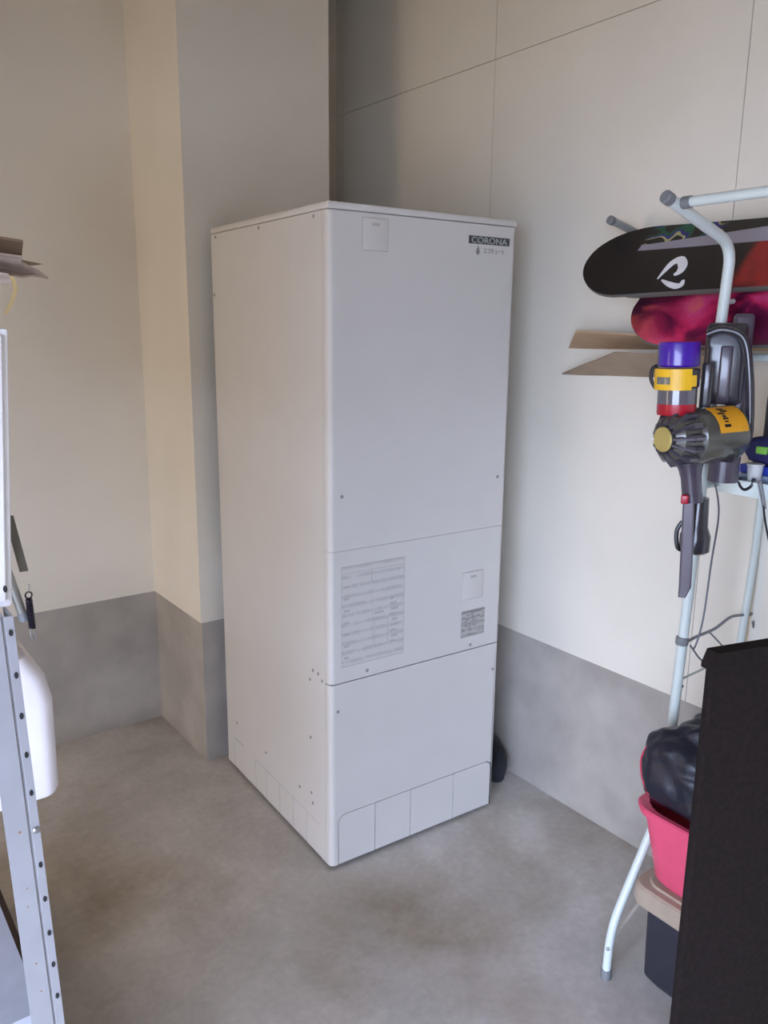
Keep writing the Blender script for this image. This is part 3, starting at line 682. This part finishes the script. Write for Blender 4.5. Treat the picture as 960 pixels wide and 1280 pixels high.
for a, b in (((947, 600), (955, 640)), ((951, 600), (957, 636))): ts.tube(spline([on(*a, 0, .59), on((a[0]+b[0])/2, (a[1]+b[1])/2, 0, .588), on(*b, 0, .59)]), .0022, 6)
t_ = thing('hanging_strap', on(958, 655, 0, .59), 'black strap with a loop hanging from the rack shelf', 'strap')
world_child(ts, 'loop', mat('grey loop', rgb(120, 118, 118), .5), t_)
world_child(MB().tube(spline([on(954, 632, 0, .59), on(957, 655, 0, .588), on(964, 690, 0, .59)]), [.005]*17, 8, flat=.4), 'strap_tail', M_black, t_)

# ------------------------------------------------------------------ storage trunk, pink tub, jacket
def rrect(x0, x1, y0, y1, r, z, n=6):
    pts = []
    for cx, cy, a in ((x1-r, y1-r, 0), (x0+r, y1-r, pi/2), (x0+r, y0+r, pi), (x1-r, y0+r, 3*pi/2)):
        pts += [Vector((cx+r*cos(a+pi/2*k/n), cy+r*sin(a+pi/2*k/n), z)) for k in range(n+1)]
    return pts
trunk = thing('storage_trunk', (.62, -1.11, 0), 'dark navy plastic storage trunk with a beige lid beside the rack leg', 'storage box')
bx0, bx1, by0, by1 = .408, .80, -1.35, -.812
M_navy = mat('dark navy plastic', rgb(44, 44, 54), .5, bump=.1, bscale=300)
tb = MB().loft([rrect(bx0+.02, bx1-.02, by0+.02, by1-.02, .03, 0), rrect(bx0+.004, bx1-.004, by0+.004, by1-.004, .03, .022), rrect(bx0, bx1, by0, by1, .03, .24)])
world_child(tb, 'trunk_body', M_navy, trunk)
lx0, lx1, ly0, ly1 = .378, .826, -1.375, -.787
M_lid = mat('beige lid plastic', rgb(168, 152, 134), .5, bump=.08, bscale=300)
ld = MB().loft([rrect(lx0, lx1, ly0, ly1, .042, .236), rrect(lx0-.002, lx1+.002, ly0-.002, ly1+.002, .042, .245), rrect(lx0, lx1, ly0, ly1, .042, .281), rrect(lx0+.006, lx1-.006, ly0+.006, ly1-.006, .040, .287),
               rrect(lx0+.022, lx1-.022, ly0+.022, ly1-.022, .045, .288), rrect(lx0+.025, lx1-.025, ly0+.025, ly1-.025, .045, .293), rrect(lx0+.035, lx1-.035, ly0+.035, ly1-.035, .04, .293)])
world_child(ld, 'lid', M_lid, trunk)
tub = thing('plastic_tub', (.59, -1.05, .293), 'pink plastic tub stuffed with a dark jacket on the beige lid', 'tub')
M_pink = mat('pink plastic', rgb(226, 84, 116), .45, var=.03)
def tubr(k, off=0): # k 0 bottom..1 top
    return dict(x0=.405-.042*k+off, x1=.70+.04*k-off, y0=-1.26-.03*k+off, y1=-.822+.024*k-off)
zt, zb = .515, .293
def rr_(k, off, r, z): t = tubr(k, off); return rrect(t['x0'], t['x1'], t['y0'], t['y1'], r, z)
rings = [rr_(0, .02, .05, zb), rr_(0, .004, .06, zb+.008), rr_(.06, 0, .045, zb+.02), rr_(.95, 0, .05, zt-.022), rr_(.95, -.012, .06, zt-.020), rr_(1, -.014, .06, zt-.004), rr_(1, -.010, .06, zt), rr_(1, .002, .07, zt),
         rr_(.95, .006, .066, zt-.012), rr_(.06, .006, .06, zb+.03), rr_(0, .02, .05, zb+.012)]
world_child(MB().loft(rings), 'tub_shell', M_pink, tub)
# jacket heaped in the tub
jk = thing('dark_jacket', (.58, -1.0, .33), 'black padded jacket with a pinkish red piping heaped in the pink tub', 'jacket')
bm_ = bmesh.new(); bmesh.ops.create_icosphere(bm_, subdivisions=6, radius=1); jm = MB(); vv = []
JC = Vector((.535, -.995, .57)); LOBE = Vector((-.175, .20, .055)).normalized()
def jpoint(p, grow=0):
    fold = .08*noise.fractal(p*2.6+Vector((3, 1, 2)), .8, 2.0, 5) - .16*max(0, .28-abs(noise.noise(Vector((p.x*2.2+p.z*1.5, p.y*2.2-p.z, p.z*1.6+5)))))
    an = p.angle(LOBE, 0); r = 1+fold+.42*math.exp(-(an/.52)**2)
    q = Vector((p.x*.175*r, p.y*.19*r, p.z*.20*r))
    if q.z < -.02:                              # the part inside the tub is narrower
        k = min(1, (-.02-q.z)/.06); q.x *= 1-.30*k; q.y *= 1-.26*k
    q.y = min(q.y, .208)
    return JC+q+p*grow
for v in bm_.verts: vv.append(jpoint(v.co.normalized()))
jm.add(vv, [[v.index for v in f.verts] for f in bm_.faces]); bm_.free()
jo = world_child(jm, 'jacket_shell', mat('black nylon', rgb(26, 27, 40), .42, var=.15, scale=10, bump=.5, bscale=35), jk, smooth=80)
dirs = [Vector((-.80, .62, -.05)), Vector((-.72, .70, .08)), Vector((-.62, .74, .24)), Vector((-.50, .70, .50)), Vector((-.35, .60, .75))]
world_child(MB().tube(spline([jpoint(d.normalized(), .0005) for d in dirs[:4]]), .0028, 8), 'piping', mat('red piping', rgb(190, 30, 62), .5), jk)
world_child(MB().lathe([(.007, 0), (.007, .002), (.004, .004)], on(836, 999, 0, .44), (-.87, -.5, .1), 14), 'snap_button', M_steel, jk)
# cardboard behind the jacket
sheet('cardboard_piece', [(.80, -.845, .30), (.80, -1.15, .30), (.825, -1.15, .66), (.825, -.845, .66)], .006, M_card2, 'brown cardboard piece leaning on the wall behind the black jacket', 'cardboard', sub=4)

# ------------------------------------------------------------------ dark panel at the right
hd = Vector((.965, -.264, 0)).normalized(); nb = Vector((.264, .965, 0)).normalized()
PT = CAM + ray(892, 838)*1.12; PT.z = 0
ztop = (CAM + ray(897, 815)*1.12).z
panel = thing('partition_screen', PT, 'tall blackish brown partition board with a cap rail in front of the trunk', 'partition')
M_pan = mat('blackish brown board', rgb(27, 20, 18), .85, var=.2, scale=120, spec=.15)
def pbox(a, b, bev): 
    mb = MB().box(a, b, bev, 2); mb.v = [PT+hd*v.x+nb*v.y+Vector((0, 0, v.z)) for v in mb.v]; return mb
world_child(pbox((0, 0, .03), (.75, .016, ztop-.02), .003), 'panel_board', M_pan, panel)
prof = [(-.004, ztop-.026), (-.004, ztop-.020), (.004, ztop), (.75, ztop), (.754, ztop-.026)]
mb = MB().prism(prof, lambda x, z, d: PT+hd*x+nb*d+Vector((0, 0, z)), -.003, .020)
world_child(mb, 'cap_rail', M_pan, panel)
for x in (.12, .63): world_child(pbox((x-.02, -.10, 0), (x+.02, .12, .032), .004), 'panel_foot', M_pan, panel)

# ------------------------------------------------------------------ shelf of slotted angle at the left
shx, shy = -1.006, -.955                       # right front post
M_angle = mat('pale grey slotted angle', rgb(148, 147, 150), .45, var=.04, scale=20)
M_hole = mat('dark slot', rgb(30, 28, 30), .8)
M_rust = mat('rust spot', rgb(140, 100, 70), .9)
shelf = thing('steel_shelf', (-1.35, -.75, 0), 'pale grey slotted angle steel shelf holding white boxes on the left', 'shelf')
def post(x, y, sx, sy, lean, detail=True):
    """L post: corner at x,y; one flange along X (dir sx), one along Y (dir sy)"""
    top = 1.316; fw_, th = .036, .0028
    def T(v): return Vector((x+v.x+lean*v.z/top, y+v.y, v.z))
    a = sx; b = sy                               # L profile with a folded bead next to the corner
    prof = [(a*fw_, 0), (a*.0125, 0), (a*.0115, b*.0022), (a*.0095, b*.0022), (a*.0085, b*.0006), (0, b*.0006), (0, b*fw_), (a*th, b*fw_), (a*th, b*.0050), (a*fw_, b*th)]
    mb = MB().prism(prof, lambda u, v, d: T(Vector((u, v, d))), 0, top)
    o = world_child(mb, 'post', M_angle, shelf, smooth=0)
    if detail:
        for yy in (731, 786, 840, 892, 942, 991, 1085, 1130, 1175, 1217, 1259, 1303, 1345, 1388):
            z = on(40, yy, 1, y).z
            hb = MB().prism([(sx*(.0042+.0022*cos(t)), z+.0040*sin(t)) for t in [2*pi*q/10 for q in range(10)]], lambda u, v, d: T(Vector((u, d, v))), .0001, .0010)
            hb.build('slot', M_hole, o, smooth=0)
        z = on(40, 1039, 1, y).z
        sw = MB().lathe([(.0042, 0), (.0042, .002), (.002, .0035)], (sx*.0045, .0004, z), (0, -1, 0), 10); sw.v = [T(v) for v in sw.v]; sw.build('bolt', M_steel, o)
        for i in range(14):
            z = .2+rg.random()*1.1; xx = sx*(.014+rg.random()*.02)
            hb = MB().lathe([(.0009+rg.random()*.0009, 0), (.0008, .0004)], (xx, 0, z), (0, -1, 0), 7); hb.v = [T(v) for v in hb.v]
            hb.build('rust_spot', M_rust, o, smooth=0)
    return o
post(-.972, shy, -1, 1, -.037)
post(-1.75, shy, 1, 1, 0, False); post(shx-.01, -.50, -1, -1, 0, False); post(-1.75, -.50, 1, -1, 0, False)
M_deck = mat('pale deck steel', rgb(168, 170, 178), .5)
for z in (.42, .80, 1.300):
    dk = MB(); dk.box((-1.745, shy+.004, z), (shx-.012, -.504, z+.016)); world_child(dk, 'deck', M_deck, shelf, smooth=0)
world_child(MB().box((-1.745, shy+.001, .765), (shx-.036, shy+.006, .80)), 'deck_edge', mat('dark deck edge', rgb(60, 54, 52), .6), shelf, smooth=0)
# braces leaning out behind the post
Yb = -.72
b_a, b_b = on(8, 712, 1, Yb), on(31, 775, 1, Yb)
rod = thing('metal_rod', b_b, 'short grey metal tube dangling behind the shelf post', 'tube')
world_child(MB().tube([b_a-(b_b-b_a)*.3, b_b], .0062, 12), 'tube', mat('dull aluminium', rgb(150, 148, 140), .4, metal=.6), rod)
world_child(MB().lathe([(.0068, 0), (.0068, .012)], b_b, (b_a-b_b), 12), 'tube_end', M_cap, rod)
Yc = -.90
ba, bb2 = on(11, 645, 1, Yc), on(30, 714, 1, Yc)
tag(MB().prism([(0, 0), (.012, 0), (.012, 1), (0, 1)], lambda u, v, d: ba+(bb2-ba)*v+Vector(((u-.006)*.75, d, 0)), -.0015, .0015).build('metal_strip', mat('olive grey steel', rgb(104, 100, 88), .5, metal=.3)),
    'flat olive grey metal strip slanting off the side of the white metal box', 'strip')
# hanging spring
Ys = -.73
sp_t = on(36, 740, 1, Ys)
spg = thing('coil_spring', on(38, 800, 1, Ys), 'small black coil spring with a ring hanging beside the shelf post', 'spring')
q = lambda x, y: on(x, y, 1, Ys)
c0 = q(35.8, 744); rr0 = .0042
world_child(MB().tube([c0+Vector((rr0*cos(2*pi*k/20), 0, rr0*1.1*sin(2*pi*k/20))) for k in range(21)], .0011, 6, cap=False), 'ring', M_black, spg)
s0, s1 = q(36, 749), q(40.5, 785); n = 22; turns = 16
axs = (s1-s0); pts = []
for k in range(turns*10+1):
    t = k/(turns*10); a = 2*pi*turns*t; pts.append(s0+axs*t+Vector((.0036*cos(a), .0036*sin(a), 0)))
world_child(MB().tube(pts, .0013, 5), 'coil', mat('black spring steel', rgb(48, 42, 52), .3, metal=.5), spg)
world_child(MB().tube(spline([q(36, 730), q(36.5, 735), q(35.8, 740)]), .0007, 6), 'hook_wire', M_steel, spg)
world_child(MB().tube(spline([q(40, 785), q(38, 792), q(41, 799), q(45, 797), q(43, 788)]), .0008, 6), 'end_loop', M_steel, spg)
# white metal box on the shelf top
wbx1 = -.986
wb = thing('white_metal_box', (-1.2, -.75, 1.316), 'white enamelled metal box with rust specks on top of the steel shelf', 'box')
M_wm = mat('white enamel, chipped', rgb(236, 234, 236), .4, var=.02, ramp=[(.0, rgb(150, 110, 80)), (.26, rgb(200, 180, 160)), (.30, rgb(240, 237, 236)), (1, rgb(242, 240, 240))], scale=22)
topz = on(5, 410, 1, -.93).z
def leanx(mb):
    for v in mb.v: v.x += .07*(v.z-1.47)
    return mb
wbx1 = -.992
world_child(leanx(MB().box((-1.60, -.925, 1.317), (wbx1, -.55, topz), .004)), 'box_shell', M_wm, wb)
world_child(leanx(MB().box((-1.59, -.934, 1.326), (wbx1-.008, -.9255, topz-.006), .003)), 'box_door', M_wm, wb)
world_child(MB().box((-1.45, -.950, 1.45), (-1.33, -.934, 1.465), .004), 'box_handle', M_steel, wb)
ct_ = thing('added_carton', (-1.35, -.74, topz), 'added brown cardboard carton, out of view, on the white metal box', 'carton')  # unseen carton added to keep light off the back wall
M_carton = mat('carton board', rgb(168, 136, 100), .85, var=.06, scale=14)
world_child(MB().box((-1.60, -.915, topz+.0005), (-1.10, -.56, topz+.40), .003), 'carton_body', M_carton, ct_)
for a, b in (((-1.60, -.912), (-1.105, -.742)), ((-1.60, -.738), (-1.105, -.565))): world_child(MB().box((a[0], a[1], topz+.4005), (b[0], b[1], topz+.4045)), 'carton_flap', M_carton, ct_)
# torn cardboard on top of it
def cpx(px, Ys_): return [on(x, y, 1, yy) for (x, y), yy in zip(px, Ys_)]
M_cd = mat('brown dim cardboard', rgb(132, 108, 84), .9, var=.12, scale=25)
M_cl = mat('pale cardboard', rgb(176, 158, 142), .9, var=.08, scale=25)
sheet('cardboard_scrap', cpx([(-170, 275), (29, 303), (27, 322), (-170, 287)], [-.78, -.78, -.75, -.75]), .003, M_cd, 'dark brown torn cardboard scrap, topmost on the white metal box', 'cardboard', 'cardboard scraps on the white box', sub=4)
sheet('cardboard_scrap', cpx([(-170, 297), (28, 323), (25, 331), (-170, 303)], [-.80, -.80, -.79, -.79]), .003, M_cl, 'pale narrow cardboard strip under the dark brown scrap on the white metal box', 'cardboard', 'cardboard scraps on the white box', sub=4)
sheet('cardboard_scrap', cpx([(-170, 310), (28, 326), (61, 346), (5, 343)], [-.80, -.78, -.70, -.80]), .003, M_cl, 'pointed cardboard flap sticking out past the white metal box', 'cardboard', 'cardboard scraps on the white box', sub=5)
sheet('cardboard_scrap', cpx([(27, 325), (55, 330), (40, 332), (28, 328)], [-.70, -.66, -.66, -.70]), .002, M_cd, 'thin cardboard sliver above the pointed cardboard flap', 'cardboard', 'cardboard scraps on the white box', sub=3)
sheet('cardboard_scrap', cpx([(-120, 318), (10, 342), (20, 353), (-120, 372)], [-.86, -.86, -.86, -.86]), .003, M_cl, 'drooping cardboard flap folded down the front of the white metal box', 'cardboard', 'cardboard scraps on the white box', sub=5)
bs = spline(cpx([(14, 345), (19, 358), (16, 374), (7, 393)], [-.87]*4))
mbs = MB(); vs = []; fs = []
for i, p in enumerate(bs):
    vs += [p+Vector((-.0022, 0, 0)), p+Vector((.0022, 0, 0)), p+Vector((.0022, .0008, 0)), p+Vector((-.0022, .0008, 0))]
for i in range(len(bs)-1):
    a = 4*i
    for k in range(4): fs.append((a+k, a+(k+1) % 4, a+4+(k+1) % 4, a+4+k))
fs += [(0, 3, 2, 1), tuple(4*(len(bs)-1)+k for k in range(4))]
tag(mbs.add(vs, fs).build('packing_band', mat('straw packing band', rgb(176, 150, 100), .6)), 'curled straw coloured packing band dangling over the white metal box', 'band')
# white plastic bin on the middle deck, sticking out past the post
Ybn = -.70
pA, pB, pC = on(36, 800, 1, Ybn), on(56, 850, 1, Ybn), on(75, 985, 1, Ybn)
bn = thing('plastic_bin', (pC.x-.2, -.66, .817), 'rounded white plastic bin jutting out past the shelf post', 'bin')
M_bin = mat('white plastic', rgb(232, 226, 226), .35, var=.02)
zb0, zb1 = pC.z-.002, on(36, 815, 1, Ybn).z
xr = pC.x
rings = [rrect(xr-.40, xr-.004, Ybn-.01, -.54, .02, max(zb0, .8165)), rrect(xr-.40, xr, Ybn-.014, -.536, .024, max(zb0, .8165)+.008), rrect(xr-.41, xr+.001, Ybn-.018, -.532, .026, zb1-.075),
         rrect(xr-.41, xr-.006, Ybn-.016, -.534, .026, zb1-.04), rrect(xr-.41, xr-.028, Ybn-.010, -.54, .024, zb1-.006), rrect(xr-.40, xr-.05, Ybn, -.55, .02, zb1)]
world_child(MB().loft(rings), 'bin_body', M_bin, bn)
# white box on the lower deck glimpsed left of the post
wb2 = thing('white_crate', (-1.25, -.75, .436), 'white plastic crate on the lower deck of the steel shelf', 'crate')
world_child(MB().loft([rrect(-1.50, -1.07, -.92, -.55, .02, .436), rrect(-1.51, -1.06, -.93, -.54, .025, .62)]), 'crate_body', M_bin, wb2)
world_child(MB().loft([rrect(-1.515, -1.055, -.935, -.535, .025, .615), rrect(-1.515, -1.055, -.935, -.535, .025, .632)]), 'crate_rim', M_bin, wb2)
# dark wooden chest on the floor
f0, f1 = on(0, 1099, 2, .10), on(34, 1205, 2, .10)
ch = thing('dark_wooden_chest', (f0.x-.25, (f0.y+f1.y)/2-.2, 0), 'low dark brown wooden box on the floor beside the shelf', 'box')
M_chest = mat('dark brown wood', rgb(58, 42, 34), .6, var=.2, scale=18)
xe = f0.x-.012
world_child(MB().box((xe-.45, -.46, .005), (xe, f0.y, .09), .004), 'chest_body', M_chest, ch)
world_child(MB().box((xe-.455, -.465, .088), (xe+.004, f0.y+.004, .10), .003), 'chest_lid', M_chest, ch)
